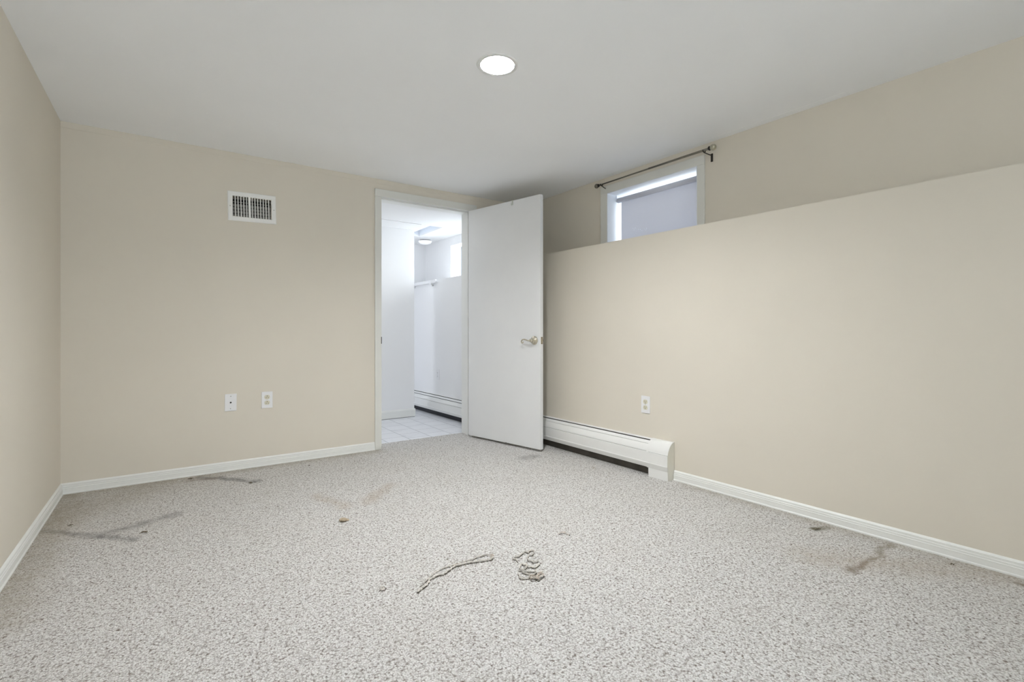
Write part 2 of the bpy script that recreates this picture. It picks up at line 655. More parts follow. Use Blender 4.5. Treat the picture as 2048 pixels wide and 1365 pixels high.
# low wall on the right, in its own frame: origin at the back corner
obj('wall_right_low', box(NEW(), -0.002, 5.7, 0, 0.34, -0.02, K), 'wall', kind='structure', loc=(XR, D, 0), rz=RZ_R)
WX0, WX1, WZ0, WZ1 = D - 2.719, D - 1.927, 1.6, 2.030
obj('wall_right_upper', wall_boxes(-0.002, 5.7, K - 0.05, H, 0, 0.26, [(WX0, WX1, WZ0, WZ1), (D + 0.50, D + 1.35, WZ0, WZ1)]),
    'wall', kind='structure', loc=(XU, D, 0), rz=RZ_U)
# wall behind the camera with an added opening for the fill light
obj('wall_rear', wall_boxes(XL - 0.1, 3.2, -0.02, H, -0.12, 0, [(-0.2, 0.9, 0.95, 2.05)]), 'wall', kind='structure', loc=(0, YB, 0))


def ceiling_mesh(x0, x1, y0, y1, z, c, r, th=0.02):
    bm = NEW()
    angs = sorted([2 * PI * k / 64 for k in range(64)] + [math.atan2(yy - c[1], xx - c[0]) % (2 * PI) for xx in (x0, x1) for yy in (y0, y1)])
    inn, out = [], []
    for a in angs:
        dx, dy = math.cos(a), math.sin(a)
        t = min(((x1 - c[0]) / dx if dx > 1e-9 else (x0 - c[0]) / dx if dx < -1e-9 else 1e9),
                ((y1 - c[1]) / dy if dy > 1e-9 else (y0 - c[1]) / dy if dy < -1e-9 else 1e9))
        inn.append(bm.verts.new((c[0] + r * dx, c[1] + r * dy, z)))
        out.append(bm.verts.new((c[0] + t * dx, c[1] + t * dy, z)))
    n = len(angs)
    for i in range(n):
        j = (i + 1) % n
        bm.faces.new((inn[i], inn[j], out[j], out[i]))
    g = bmesh.ops.extrude_face_region(bm, geom=bm.faces[:])
    bmesh.ops.translate(bm, vec=(0, 0, th), verts=[e for e in g['geom'] if isinstance(e, bmesh.types.BMVert)])
    return bm


obj('ceiling', ceiling_mesh(XL - 0.1, 3.2, YB - 0.12, D + 0.085, H, LAMP, 0.080), 'ceiling', kind='structure')
# taped drywall strip on the ceiling above the window
bm = NEW()
prism(bm, [(0.0, 0.001), (-0.058, 0.001), (-0.054, -0.0009), (-0.003, -0.0009)], 0.70, 2.75)
obj('trim_ceiling_tape', bm, 'ceiling', kind='structure', loc=(XU, D, H), rz=RZ_U)

# baseboards
BASE = [(0.0, 0.0), (-0.0155, 0.0), (-0.0155, 0.006), (-0.0125, 0.010), (-0.0120, 0.030), (-0.0125, 0.0335), (-0.0100, 0.0355), (-0.0098, 0.0405),
        (-0.0108, 0.0425), (-0.0085, 0.0450), (-0.0082, 0.0520), (-0.0088, 0.0540), (-0.0050, 0.0590), (-0.0015, 0.0625), (0.0, 0.0625)]
obj('baseboard_back', prism(NEW(), BASE, XL + 0.001, 1.334), 'trim', kind='structure', loc=(0, D, 0))
obj('baseboard_left', prism(NEW(), BASE, -5.5, -0.001), 'trim', kind='structure', loc=(XL, D, 0), rz=PI / 2)
obj('baseboard_right', prism(NEW(), BASE, D - 1.940, 5.5), 'trim', kind='structure', loc=(XR, D, 0), rz=RZ_R)

# ------------------------------------------------------------------ door frame and door
fr = thing('trim_1', 'white painted door frame with flat casing around the open doorway', 'door frame', (0, D, 0), kind='structure')
for name, bm in (
        ('casing', box(NEW(), 1.335, 1.388, -0.015, 0.0, 0.0, DZ - 0.004, 0.003)),
        ('casing', box(NEW(), 2.222, 2.272, -0.015, 0.0, 0.0, DZ - 0.004, 0.003)),
        ('head_casing', box(NEW(), 1.335, 2.272, -0.015, 0.0, DZ - 0.004, 2.077, 0.003)),
        ('jamb', box(NEW(), 1.368, 1.388, 0.0, 0.170, -0.01, DZ, 0.0015)),
        ('jamb', box(NEW(), 2.222, 2.242, 0.0, 0.170, -0.01, DZ, 0.0015)),
        ('head_jamb', box(NEW(), 1.368, 2.242, 0.0, 0.170, DZ, DZ + 0.018, 0.0015)),
        ('door_stop', box(NEW(), 1.388, 1.400, 0.040, 0.075, 0.0, DZ, 0.002)),
        ('door_stop', box(NEW(), 2.210, 2.222, 0.040, 0.075, 0.0, DZ, 0.002)),
        ('head_stop', box(NEW(), 1.400, 2.210, 0.040, 0.075, DZ - 0.012, DZ, 0.002)),
        ('rear_casing', box(NEW(), 1.335, 1.388, 0.165, 0.178, FZ, DZ, 0.003)),
        ('rear_casing', box(NEW(), 2.222, 2.272, 0.165, 0.178, FZ, DZ, 0.003)),
        ('rear_head_casing', box(NEW(), 1.335, 2.272, 0.165, 0.178, DZ, 2.07, 0.003))):
    obj(name, bm, 'casing' if 'casing' in name and 'rear' not in name else 'trim', fr)
obj('strike_plate', box(NEW(), 1.3835, 1.3895, -0.016, 0.018, 0.842, 0.898, 0.001), 'black_metal', fr, label='dark metal strike plate')

DA = math.atan2(-0.975, 0.222)          # direction of the open leaf
dr = thing('door_1', 'plain white slab door standing open towards the camera, nickel lever handle', 'door', (2.216, 3.793, 0), DA, kind='structure')
# leaf frame: x from hinge to free edge, y 0 at the pivot face, y -0.035 is the face we see ... local -y points to the left
LW = 0.822
leaf = obj('door_leaf', box(NEW(), 0.002, LW, -0.035, 0.0, 0.018, 2.012, 0.0025), 'door', dr)


def door_handle(side):
    s = side
    bm = NEW()
    prof = [(0.0, 0.0), (0.0345, 0.0), (0.0345, 0.004), (0.031, 0.0085), (0.0265, 0.009), (0.0250, 0.0125), (0.0200, 0.0135), (0.0165, 0.018),
            (0.0145, 0.026), (0.0130, 0.034), (0.0150, 0.040), (0.0140, 0.047), (0.0, 0.050)]
    lathe(bm, prof, 40, 'y')
    y0 = -0.035 if s < 0 else 0.0
    for v in bm.verts:      # lathe about y gives height along -y
        if s > 0:
            v.co.y = -v.co.y
        v.co.x += LW - 0.060
        v.co.y += y0
        v.co.z += 0.870
    h_ = obj('door_handle', bm, 'nickel', dr)
    # curved lever with a curl at the tip, pointing to the hinge
    pts, rad = [], []
    yy = y0 + s * 0.041
    cx = LW - 0.060
    path = [(0.0, 0.0, 0.0085), (-0.018, -0.001, 0.0075), (-0.035, -0.0005, 0.006), (-0.052, 0.004, 0.0052), (-0.068, 0.0075, 0.005),
            (-0.083, 0.0070, 0.0048), (-0.094, 0.0015, 0.0046), (-0.0995, -0.0075, 0.0045), (-0.0985, -0.0165, 0.0044), (-0.0920, -0.0215, 0.0042),
            (-0.0845, -0.0195, 0.0042), (-0.0815, -0.0130, 0.0046), (-0.0845, -0.0090, 0.0048)]
    P = [Vector((cx + a, yy, 0.870 + b)) for a, b, _ in path]
    R = [c for _, _, c in path]
    fine, fr_ = [], []
    for i in range(len(P) - 1):
        p0, p1, p2, p3 = P[max(i - 1, 0)], P[i], P[i + 1], P[min(i + 2, len(P) - 1)]
        for k in range(4):
            t = k / 4
            fine.append(0.5 * ((2 * p1) + (-p0 + p2) * t + (2 * p0 - 5 * p1 + 4 * p2 - p3) * t * t + (-p0 + 3 * p1 - 3 * p2 + p3) * t ** 3))
            fr_.append(R[i] * (1 - t) + R[i + 1] * t)
    fine.append(P[-1])
    fr_.append(R[-1])
    obj('lever', tube(NEW(), fine, fr_, 12), 'nickel', h_)
    return h_


door_handle(-1)
door_handle(1)
lp = obj('latch_plate', box(NEW(), LW - 0.0005, LW + 0.0012, -0.0285, -0.0065, 0.842, 0.898, 0.0005), 'nickel', dr, label='nickel latch plate on the door edge')
obj('latch_bolt', box(NEW(), LW, LW + 0.010, -0.023, -0.012, 0.861, 0.879, 0.002), 'nickel', lp)
for z in (0.849, 0.891):
    obj('screw', lathe(NEW(), [(0.0, LW + 0.0022), (0.0032, LW + 0.0020), (0.0036, LW + 0.0010)], 12, 'x', (0, -0.0175, z)), 'black_metal', lp)
for z in (0.23, 1.02, 1.80):
    hb = NEW()
    tube(hb, [(0.0, 0.006, z - 0.045), (0.0, 0.006, z + 0.045)], 0.006, 12)
    box(hb, -0.0005, 0.0018, -0.030, 0.004, z - 0.045, z + 0.045)
    obj('hinge', hb, 'nickel', dr)
# chipped paint at the bottom edge
cb = NEW()
box(cb, 0.452, 0.466, -0.0356, -0.0340, 0.0175, 0.0215)
box(cb, 0.478, 0.485, -0.0356, -0.0340, 0.0175, 0.0200)
obj('paint_chip', cb, 'brown', dr, label='dark chip in the paint')

# over-door hook
hk = thing('door_hook', 'small pale plastic hook hung over the top edge of the open door', 'hook', (2.216 + 0.222 * 0.531, 3.793 - 0.975 * 0.531, 2.012), DA)
hb = NEW()
box(hb, -0.008, 0.008, -0.0375, 0.0025, 0.0, 0.002, 0.0006)
box(hb, -0.008, 0.008, 0.0005, 0.0025, -0.030, 0.001, 0.0006)
box(hb, -0.008, 0.008, -0.0375, -0.0355, -0.036, 0.001, 0.0006)
obj('strap', hb, 'hook', hk)
hb = NEW()
tube(hb, [(0.0, -0.0375, -0.010), (0.0, -0.0375, -0.030), (0.0, -0.0410, -0.038), (0.0, -0.0470, -0.0405), (0.0, -0.0520, -0.036), (0.0, -0.0535, -0.028)], 0.0035, 10)
obj('hook_tip', hb, 'hook', hk)

# ------------------------------------------------------------------ window on the right
wf = thing('window_1', 'small high white-framed window in a deep recess above the low wall', 'window', (XU, D, 0), RZ_U, kind='structure')
cw = 0.067
for name, b_ in (('casing', (WX0 - 0.070, WX0, 1.555, WZ1)), ('casing', (WX1, WX1 + 0.054, 1.555, WZ1)), ('head_casing', (WX0 - 0.070, WX1 + 0.054, WZ1, 2.090))):
    obj(name, box(NEW(), b_[0], b_[1], -0.012, 0.0, b_[2], b_[3], 0.003), 'casing', wf)
obj('reveal_lining', box(NEW(), WX0, WX0 + 0.004, -0.010, 0.255, WZ0, WZ1), 'reveal', wf)
obj('reveal_lining', box(NEW(), WX1 - 0.004, WX1, -0.010, 0.255, WZ0, WZ1), 'reveal', wf)
obj('reveal_lining', box(NEW(), WX0 + 0.004, WX1 - 0.004, -0.010, 0.255, WZ1 - 0.004, WZ1), 'reveal', wf)
obj('window_sill', box(NEW(), WX0 + 0.004, WX1 - 0.004, -0.010, 0.255, WZ0, WZ0 + 0.006), 'reveal', wf)
fb = NEW()
box(fb, WX0 + 0.004, WX0 + 0.030, 0.215, 0.250, WZ0, WZ1 - 0.004)
box(fb, WX1 - 0.030, WX1 - 0.004, 0.215, 0.250, WZ0, WZ1 - 0.004)
box(fb, WX0 + 0.03, WX1 - 0.03, 0.215, 0.250, WZ1 - 0.030, WZ1 - 0.004)
box(fb, WX0 + 0.03, WX1 - 0.03, 0.215, 0.250, WZ0, WZ0 + 0.035)
sf = obj('window_frame', fb, 'reveal', wf)
obj('glass_pane', box(NEW(), WX0 + 0.03, WX1 - 0.03, 0.230, 0.234, WZ0 + 0.035, WZ1 - 0.03), 'glass', sf)

# roller blind pulled right down
rb = thing('roller_blind', 'pale grey roller blind drawn down inside the small window recess', 'blind', (XU, D, 0), RZ_U)
bx0, bx1 = D - 2.712, D - 1.934
rt = NEW()
tube(rt, [(bx0 + 0.012, 0.098, 1.984), (bx1 - 0.012, 0.098, 1.984)], 0.0195, 24)
obj('roller', rt, 'blind', rb)
for x in (bx0 + 0.004, bx1 - 0.004):
    bb = NEW()
    lathe(bb, [(0.0, -0.003), (0.014, -0.003), (0.014, 0.003), (0.0, 0.003)], 20, 'x', (x, 0.098, 1.984))
    box(bb, x - 0.0015, x + 0.0015, 0.090, 0.106, 1.984, 2.0262)
    obj('end_bracket', bb, 'plate', rb)
# the cloth: fine grid with a handful of real pin holes
cl = NEW()
cx0, cx1, cz0, cz1, cs = D - 2.683, bx1 - 0.010, 1.625, 1.980, 0.0024
nx, nz = int((cx1 - cx0) / cs), int((cz1 - cz0) / cs)
holes = set()
for y_, z_ in ((2.567, 1.743), (2.557, 1.730), (2.548, 1.738), (2.542, 1.743), (2.513, 1.726), (2.497, 1.722), (2.480, 1.713), (2.456, 1.720), (2.445, 1.710), (2.438, 1.725), (2.436, 1.718)):
    holes.add((int((D - y_ - cx0) / cs), int((z_ - cz0) / cs)))
yc = 0.117
gv = {}


def gvx(i, j):
    if (i, j) not in gv:
        gv[(i, j)] = cl.verts.new((cx0 + i * cs, yc, cz0 + j * cs))
    return gv[(i, j)]


# only the rows with holes are finely divided
hr = sorted({j for _, j in holes})
hrows = set(hr)
spans = []
j = 0
while j < nz:
    if j in hrows:
        spans.append((j, j + 1))
        j += 1
    else:
        k = j
        while k < nz and k not in hrows:
            k += 1
        spans.append((j, k))
        j = k
for a, b_ in spans:
    for i in range(nx):
        if b_ - a == 1 and (i, a) in holes:
            continue
        cl.faces.new((gvx(i, a), gvx(i + 1, a), gvx(i + 1, b_), gvx(i, b_)))
cloth = obj('cloth', cl, 'blind', rb)
md = cloth.modifiers.new('thickness', 'SOLIDIFY')
md.thickness = 0.0008
obj('hem_bar', box(NEW(), cx0, cx1, yc - 0.004, yc + 0.004, 1.607, 1.627, 0.002), 'plate', rb)

# curtain rod above the window
cr = thing('curtain_rod', 'thin dark pewter curtain rod with ball ends above the small window', 'curtain rod', (XU, D, 0), RZ_U)
ry, rz_ = -0.070, 2.092
ra, rm, rc = D - 2.752, D - 2.27, D - 1.800
obj('rod', tube(NEW(), [(ra, ry, rz_ - 0.003), (rm + 0.05, ry, rz_)], 0.0052, 14), 'rod', cr)
obj('rod', tube(NEW(), [(rm, ry, rz_), (rc, ry, rz_ + 0.001)], 0.0068, 14), 'rod', cr)
ball = [(0.0, -0.018), (0.0065, -0.0168), (0.012, -0.0134), (0.016, -0.0082), (0.018, 0.0), (0.016, 0.0082), (0.012, 0.0134), (0.0065, 0.0168), (0.0, 0.018)]
fbm = NEW()
lathe(fbm, ball, 24, 'x', (ra - 0.022, ry, rz_ - 0.003))
fin = obj('finial', fbm, 'rod', cr, label='dark ball end')
obj('collar', lathe(NEW(), [(0.0, -0.004), (0.011, -0.004), (0.012, 0.0), (0.011, 0.004), (0.0, 0.004)], 20, 'x', (ra - 0.002, ry, rz_ - 0.003)), 'black_metal', fin)
fbm = NEW()
lathe(fbm, [(r * 1.12, h_ * 1.12) for r, h_ in ball], 24, 'x', (rc + 0.024, ry, rz_ + 0.001))
fin = obj('finial', fbm, 'rod_light', cr, label='pale ball end')
obj('collar', lathe(NEW(), [(0.0, -0.004), (0.013, -0.004), (0.0145, 0.0), (0.013, 0.004), (0.0, 0.004)], 20, 'x', (rc, ry, rz_ + 0.001)), 'black_metal', fin)
for bx in (D - 2.722, D - 1.838):
    b1 = NEW()
    s_ = 1 if bx > 1.5 else -1
    wx = bx + s_ * 0.012
    box(b1, wx - 0.007, wx + 0.007, -0.0045, 0.0, rz_ - 0.062, rz_ - 0.010, 0.001)
    tube(b1, [(wx, -0.003, rz_ - 0.022), (wx - s_ * 0.004, -0.030, rz_ - 0.020), (bx, ry + 0.004, rz_ - 0.014), (bx, ry - 0.006, rz_ - 0.010)], 0.0032, 8)
    tube(b1, [(bx, ry + 0.013 * math.cos(a), rz_ + 0.012 * math.sin(a) - 0.001) for a in [PI * 0.95 + k * PI * 1.15 / 8 for k in range(9)]], 0.0035, 8)
    obj('bracket', b1, 'black_metal', cr)

# added unseen windows beside and behind the camera, around the fill lights
for nm, lab, loc_, rz_w, (q0, q1, q2, q3), yy in (
        ('added_window_3', 'added unseen white framed window in the wall behind the camera', (0, YB, 0), 0, (-0.2, 0.9, 0.95, 2.05), -0.10),
        ('added_window_4', 'added unseen small high window in the right wall beside the camera', (XU, D, 0), RZ_U, (D + 0.50, D + 1.35, WZ0, WZ1), 0.21)):
    wx_ = thing(nm, lab, 'window', loc_, rz_w, kind='structure')
    fb = NEW()
    box(fb, q0, q0 + 0.03, yy, yy + 0.035, q2, q3)
    box(fb, q1 - 0.03, q1, yy, yy + 0.035, q2, q3)
    box(fb, q0 + 0.03, q1 - 0.03, yy, yy + 0.035, q2, q2 + 0.03)
    box(fb, q0 + 0.03, q1 - 0.03, yy, yy + 0.035, q3 - 0.03, q3)
    wfo = obj('window_frame', fb, 'trim', wx_)
    obj('glass_pane', box(NEW(), q0 + 0.03, q1 - 0.03, yy + 0.015, yy + 0.019, q2 + 0.03, q3 - 0.03), 'glass', wfo)

# ------------------------------------------------------------------ ceiling lamp
cl_ = thing('recessed_ceiling_light', 'lit round recessed light with white trim ring in the beige room ceiling', 'ceiling light', (LAMP[0], LAMP[1], H))
obj('trim_ring', lathe(NEW(), [(0.0770, 0.0), (0.0775, -0.0022), (0.0900, -0.0036), (0.0935, -0.0026), (0.0950, 0.0), (0.0950, 0.001), (0.077, 0.001)], 72), 'ring', cl_)
obj('inner_lip', lathe(NEW(), [(0.0771, -0.0034), (0.0785, -0.0034), (0.0785, 0.004), (0.0771, 0.004), (0.0771, -0.0034)], 72), 'gasket', cl_, label='thin grey inner edge')
obj('reflector', lathe(NEW(), [(0.0770, -0.002), (0.0745, 0.015), (0.0700, 0.035), (0.0630, 0.060), (0.0600, 0.064), (0.0600, 0.125), (0.0, 0.125), (0.0, 0.128), (0.064, 0.128), (0.064, 0.066), (0.0790, 0.001)], 72), 'reflector', cl_)
obj('bulb', lathe(NEW(), [(0.0, 0.022), (0.020, 0.0235), (0.040, 0.028), (0.055, 0.036), (0.0555, 0.042), (0.035, 0.090), (0.018, 0.124)], 48), 'bulb', cl_, label='glowing white bulb face')

# ------------------------------------------------------------------ wall register
vt = thing('air_vent', 'white steel air vent grille high on the beige wall left of the door', 'air vent', (VC[0], D, VC[1]))
vt.rotation_euler = (0, math.radians(-1.35), 0)
fm = NEW()
ow, oh, iw, ih = 0.149, 0.100, 0.1195, 0.0695
oo = [(-ow, -oh), (ow, -oh), (ow, oh), (-ow, oh)]
i1 = [(-ow + 0.004, -oh + 0.004), (ow - 0.004, -oh + 0.004), (ow - 0.004, oh - 0.004), (-ow + 0.004, oh - 0.004)]
i2 = [(-iw - 0.004, -ih - 0.004), (iw + 0.004, -ih - 0.004), (iw + 0.004, ih + 0.004), (-iw - 0.004, ih + 0.004)]
i3 = [(-iw, -ih), (iw, -ih), (iw, ih), (-iw, ih)]
loops = []
for pts, yy in ((oo, 0.0), (oo, -0.002), (i1, -0.0065), (i2, -0.0065), (i3, -0.003), (i3, 0.012)):
    loops.append([fm.verts.new((x, yy, z)) for x, z in pts])
for a, b_ in zip(loops, loops[1:]):
    for k in range(4):
        fm.faces.new((a[k], a[(k + 1) % 4], b_[(k + 1) % 4], b_[k]))
obj('frame', fm, 'register', vt)
bars = [-iw + 0.0172 * k - 0.001 for k in range(1, 6)] + [iw - 0.0172 * k + 0.0005 for k in range(1, 8)]
for x in bars:
    obj('louver', box(NEW(), x - 0.0022, x + 0.0022, -0.0045, 0.012, -ih, ih, 0.0008), 'register', vt)
xm = (bars[4] + bars[11]) / 2
obj('center_bar', box(NEW(), xm - 0.0065, xm + 0.0065, -0.005, 0.008, -ih, ih, 0.001), 'register', vt)
for k in range(6):
    z = ih - 0.0145 - k * 0.0225
    bl = NEW()
    tilt = 0.35 if k < 2 else 1.12
    c_, s_ = math.cos(tilt), math.sin(tilt)
    prism(bl, [(0.022 - 0.010 * c_, z - 0.010 * s_), (0.022 - 0.010 * c_, z - 0.010 * s_ + 0.0022), (0.022 + 0.010 * c_, z + 0.010 * s_ + 0.0022), (0.022 + 0.010 * c_, z + 0.010 * s_)], -iw + 0.001, iw - 0.001)
    obj('damper_blade', bl, 'blade', vt)
db = NEW()
box(db, -iw, iw, 0.0805, 0.082, -ih, ih)
obj('duct_back', db, 'duct', vt)
for x in (-0.1345, 0.1345):
    obj('screw', lathe(NEW(), [(0.0, 0.0085), (0.0025, 0.0083), (0.0034, 0.0068)], 12, 'y', (x, 0, -0.002)), 'screw', vt)


# ------------------------------------------------------------------ wall plates
def make_outlet(name, label, loc, rz, ground_up, group=None, white=False):
    t = thing(name, label, 'outlet', loc, rz, group)
    obj('cover_plate', box(NEW(), -0.035, 0.035, -0.0055, 0.0, -0.0575, 0.0575, 0.0022, 3), 'plate', t)
    for s in (-1, 1):
        bm = NEW()
        n = 28
        ring = []
        for k in range(n):
            a = 2 * PI * k / n
            x, z = 0.0172 * math.cos(a), 0.0172 * math.sin(a)
            z = max(-0.0142, min(0.0142, z))
            ring.append((x, z))
        a = [bm.verts.new((x, -0.0072, z + s * 0.0195)) for x, z in ring]
        b2 = [bm.verts.new((x * 1.03, -0.005, z * 1.03 + s * 0.0195)) for x, z in ring]
        bm.faces.new(a)
        for k in range(n):
            bm.faces.new((a[k], b2[k], b2[(k + 1) % n], a[(k + 1) % n]))
        rc_ = obj('receptacle', bm, 'plate' if white else 'ivory', t)
        g_ = 1 if ground_up else -1
        for dx, hh in ((-0.0062, 0.0040), (0.0062, 0.0034)):
            sb = NEW()
            zc = s * 0.0195 - g_ * 0.0030
            box(sb, dx - 0.0013, dx + 0.0013, -0.0074, -0.0062, zc - hh, zc + hh)
            obj('slot', sb, 'slot', rc_)
        sb = NEW()
        lathe(sb, [(0.0, 0.0074), (0.0027, 0.0074), (0.0027, 0.0062)], 14, 'y', (0, 0, s * 0.0195 + g_ * 0.0075))
        obj('ground_hole', sb, 'slot', rc_)
    obj('screw', lathe(NEW(), [(0.0, 0.0070), (0.002, 0.0068), (0.0030, 0.0054)], 12, 'y', (0, 0, 0)), 'screw' if white else 'ivory', t)
    return t


make_outlet('electrical_outlet', 'white outlet with ivory sockets on the beige wall, right of the cable plate', (0.5635, D, 0.4600), 0, True)
yr = 2.1635
make_outlet('electrical_outlet', 'white outlet with ivory sockets on the right low wall above the heater', (on_right(yr), yr, 0.4510), RZ_R, False)

cp = thing('cable_plate', 'blank white wall plate with one coax jack, left of the outlet', 'wall plate', (0.3410, D, 0.4600))
cp.rotation_euler = (0, math.radians(0.8), 0)
obj('cover_plate', box(NEW(), -0.035, 0.035, -0.0055, 0.0, -0.0575, 0.0575, 0.0022, 3), 'plate', cp)
jb = NEW()
lathe(jb, [(0.0058, 0.005), (0.0058, 0.0075), (0.0046, 0.0078), (0.0046, 0.0150), (0.0032, 0.0155), (0.0032, 0.011), (0.0, 0.011)], 6, 'y', (0, 0, 0), smooth=False)
obj('coax_jack', jb, 'black_metal', cp, label='small dark threaded coax jack')
for z in (-0.042, 0.042):
    obj('screw', lathe(NEW(), [(0.0, 0.0072), (0.0025, 0.0070), (0.0035, 0.0054)], 12, 'y', (0, 0, z)), 'screw', cp)


# ------------------------------------------------------------------ baseboard heaters
def heater(name, label, loc, rz, x0, x1, end=True, double=False):
    """x0..x1 along the wall frame, the end cap at x1"""
    t = thing(name, label, 'baseboard heater', loc, rz)
    xe = x1 - 0.150 if end else x1
    obj('back_panel', box(NEW(), x0, x1 - 0.004, -0.004, -0.0005, 0.060, 0.232), 'fin', t)
    obj('gap_shade_plate', box(NEW(), x0, x1 - 0.006, -0.020, -0.0165, 0.0, 0.070), 'gap_shade_deep' if double else 'gap_shade', t, label='dark plate standing for the shade under the heater')  # shade of the gap put in as a dark plate
    obj('top_hood', sheet(NEW(), [(-0.0005, 0.2340), (-0.013, 0.2330), (-0.0215, 0.2290)][::-1], 0.0018, x0, xe), 'heater', t)
    obj('upper_panel', sheet(NEW(), [(-0.0280, 0.2235), (-0.0380, 0.2150), (-0.0450, 0.2070)][::-1], 0.0018, x0, xe), 'heater', t)
    obj('damper', sheet(NEW(), curve2([(-0.0462, 0.2045), (-0.0560, 0.1900), (-0.0640, 0.1730), (-0.0672, 0.1625)])[::-1], 0.0018, x0, xe), 'heater', t)
    if double:
        obj('lower_slot', box(NEW(), x0, xe, -0.0495, -0.0478, 0.1995, 0.2065), 'dark', t, label='second dark slot')
    else:
        obj('damper_backing', box(NEW(), x0, xe, -0.045, -0.043, 0.19, 0.206), 'heater', t)
    obj('front_panel', sheet(NEW(), [(-0.0655, 0.1590), (-0.0693, 0.1580), (-0.0700, 0.1500), (-0.0700, 0.0930), (-0.0725, 0.0880), (-0.0710, 0.0820), (-0.0620, 0.0590), (-0.0560, 0.0570)][::-1], 0.0018, x0, xe), 'heater', t)
    obj('slot_shadow_plate', box(NEW(), x0, xe, -0.040, -0.006, 0.190, 0.192), 'dark', t, label='dark interior behind the outlet slot')
    fb_ = NEW()
    tube(fb_, [(x0, -0.036, 0.10), (xe, -0.036, 0.10)], 0.011, 10)
    n = int((xe - x0 - 0.05) / 0.012)
    for k in range(n):
        xx = x0 + 0.02 + k * 0.012
        box(fb_, xx, xx + 0.0008, -0.062, -0.010, 0.072, 0.128)
    fo = obj('fin_element', fb_, 'fin', t)
    if end:
        top = curve2([(-0.0005, 0.2365), (-0.013, 0.2355), (-0.030, 0.2270), (-0.048, 0.2080), (-0.061, 0.1860), (-0.0685, 0.1650), (-0.0705, 0.1605)])
        low = [(-0.0700, 0.1580), (-0.0720, 0.1565), (-0.0722, 0.0930), (-0.0745, 0.0880), (-0.0725, 0.0820), (-0.0640, 0.0560)]
        c1 = NEW()
        sheet(c1, top[::-1], 0.0018, xe - 0.012, x1)
        sheet(c1, low[::-1], 0.0018, xe - 0.012, x1)
        box(c1, xe + 0.0, x1, -0.0660, -0.0640, 0.0, 0.060)
        box(c1, xe - 0.006, x1 - 0.004, -0.0640, -0.0600, 0.060, 0.100)
        e = obj('end_cap', c1, 'heater', t)
        c2 = NEW()
        prism(c2, [(-0.0005, 0.2360), (-0.013, 0.2350), (-0.030, 0.2265), (-0.048, 0.2075), (-0.061, 0.1855), (-0.068, 0.165), (-0.0715, 0.150), (-0.0718, 0.092), (-0.0700, 0.070), (-0.0662, 0.001), (-0.010, 0.001), (-0.004, 0.05)], x1 - 0.0015, x1)
        obj('end_side', c2, 'heater_end', e, label='cream side of the end cap')
    return t


heater('baseboard_heater', 'long cream-white baseboard heater on the right wall behind the open door', (XR, D, 0), RZ_R, 0.02, D - 1.942)

# ------------------------------------------------------------------ next room
obj('wall_partition', box(NEW(), 0.9, 2.253, YP, YP + 0.11, FZ - 0.02, H2), 'white_wall', kind='structure')
obj('wall_next_room_left', box(NEW(), 0.6, 0.7, D + 0.165, YP + 0.2, FZ - 0.02, H2), 'white_wall', kind='structure')
obj('wall_next_room_far', box(NEW(), 0.9, 3.1, YF, YF + 0.1, FZ - 0.02, H2), 'white_wall', kind='structure')
obj('wall_next_room_low', box(NEW(), -(YF - D) - 0.02, -0.165, 0, 0.32, FZ - 0.02, K2), 'white_wall', kind='structure', loc=(XR, D, 0), rz=RZ_R)
obj('wall_next_room_upper', wall_boxes(-(YF - D) - 0.02, -0.165, K2 - 0.05, H2, 0, 0.22, [(-(5.265 - D), -(4.46 - D), 1.545, 1.975)]),
    'white_wall', kind='structure', loc=(XU, D, 0), rz=RZ_U)
PB = [(0.0, 0.0), (-0.013, 0.0), (-0.013, 0.070), (-0.009, 0.082), (-0.002, 0.088), (0.0, 0.088)]
obj('baseboard_partition', prism(NEW(), PB, 0.9, 2.262), 'trim', kind='structure', loc=(0, YP, FZ + 0.004))
obj('trim_partition_gap', box(NEW(), 0.9, 2.255, YP - 0.0125, YP, FZ, FZ + 0.005), 'dark', kind='structure')
# ceiling of the next room with an open hatch
bm = NEW()
hx0, hx1, hy0, hy1 = 2.300, 2.456, 4.82, 5.43
for b_ in ((0.6, hx0, D + 0.165, YF + 0.1), (hx1, 3.1, D + 0.165, YF + 0.1), (hx0, hx1, D + 0.165, hy0), (hx0, hx1, hy1, YF + 0.1)):
    box(bm, *b_, H2, H2 + 0.02)
obj('ceiling_next_room', bm, 'white_wall', kind='structure')
# thin ceiling panel with its seam and lifted edge
obj('ceiling_panel', box(NEW(), 0.9, 2.194, 4.80, YP - 0.001, H2 - 0.006, H2), 'white_wall', kind='structure')
hb = NEW()
box(hb, hx0 - 0.01, hx1 + 0.01, hy0 - 0.01, hy1 + 0.01, H2 + 0.075, H2 + 0.085)
box(hb, hx0 - 0.01, hx0, hy0, hy1, H2 + 0.02, H2 + 0.075)
box(hb, hx1, hx1 + 0.01, hy0, hy1, H2 + 0.02, H2 + 0.075)
box(hb, hx0 - 0.01, hx1 + 0.01, hy0 - 0.01, hy0, H2 + 0.02, H2 + 0.075)
box(hb, hx0 - 0.01, hx1 + 0.01, hy1, hy1 + 0.01, H2 + 0.02, H2 + 0.075)
obj('ceiling_hatch', hb, 'reveal', kind='structure')
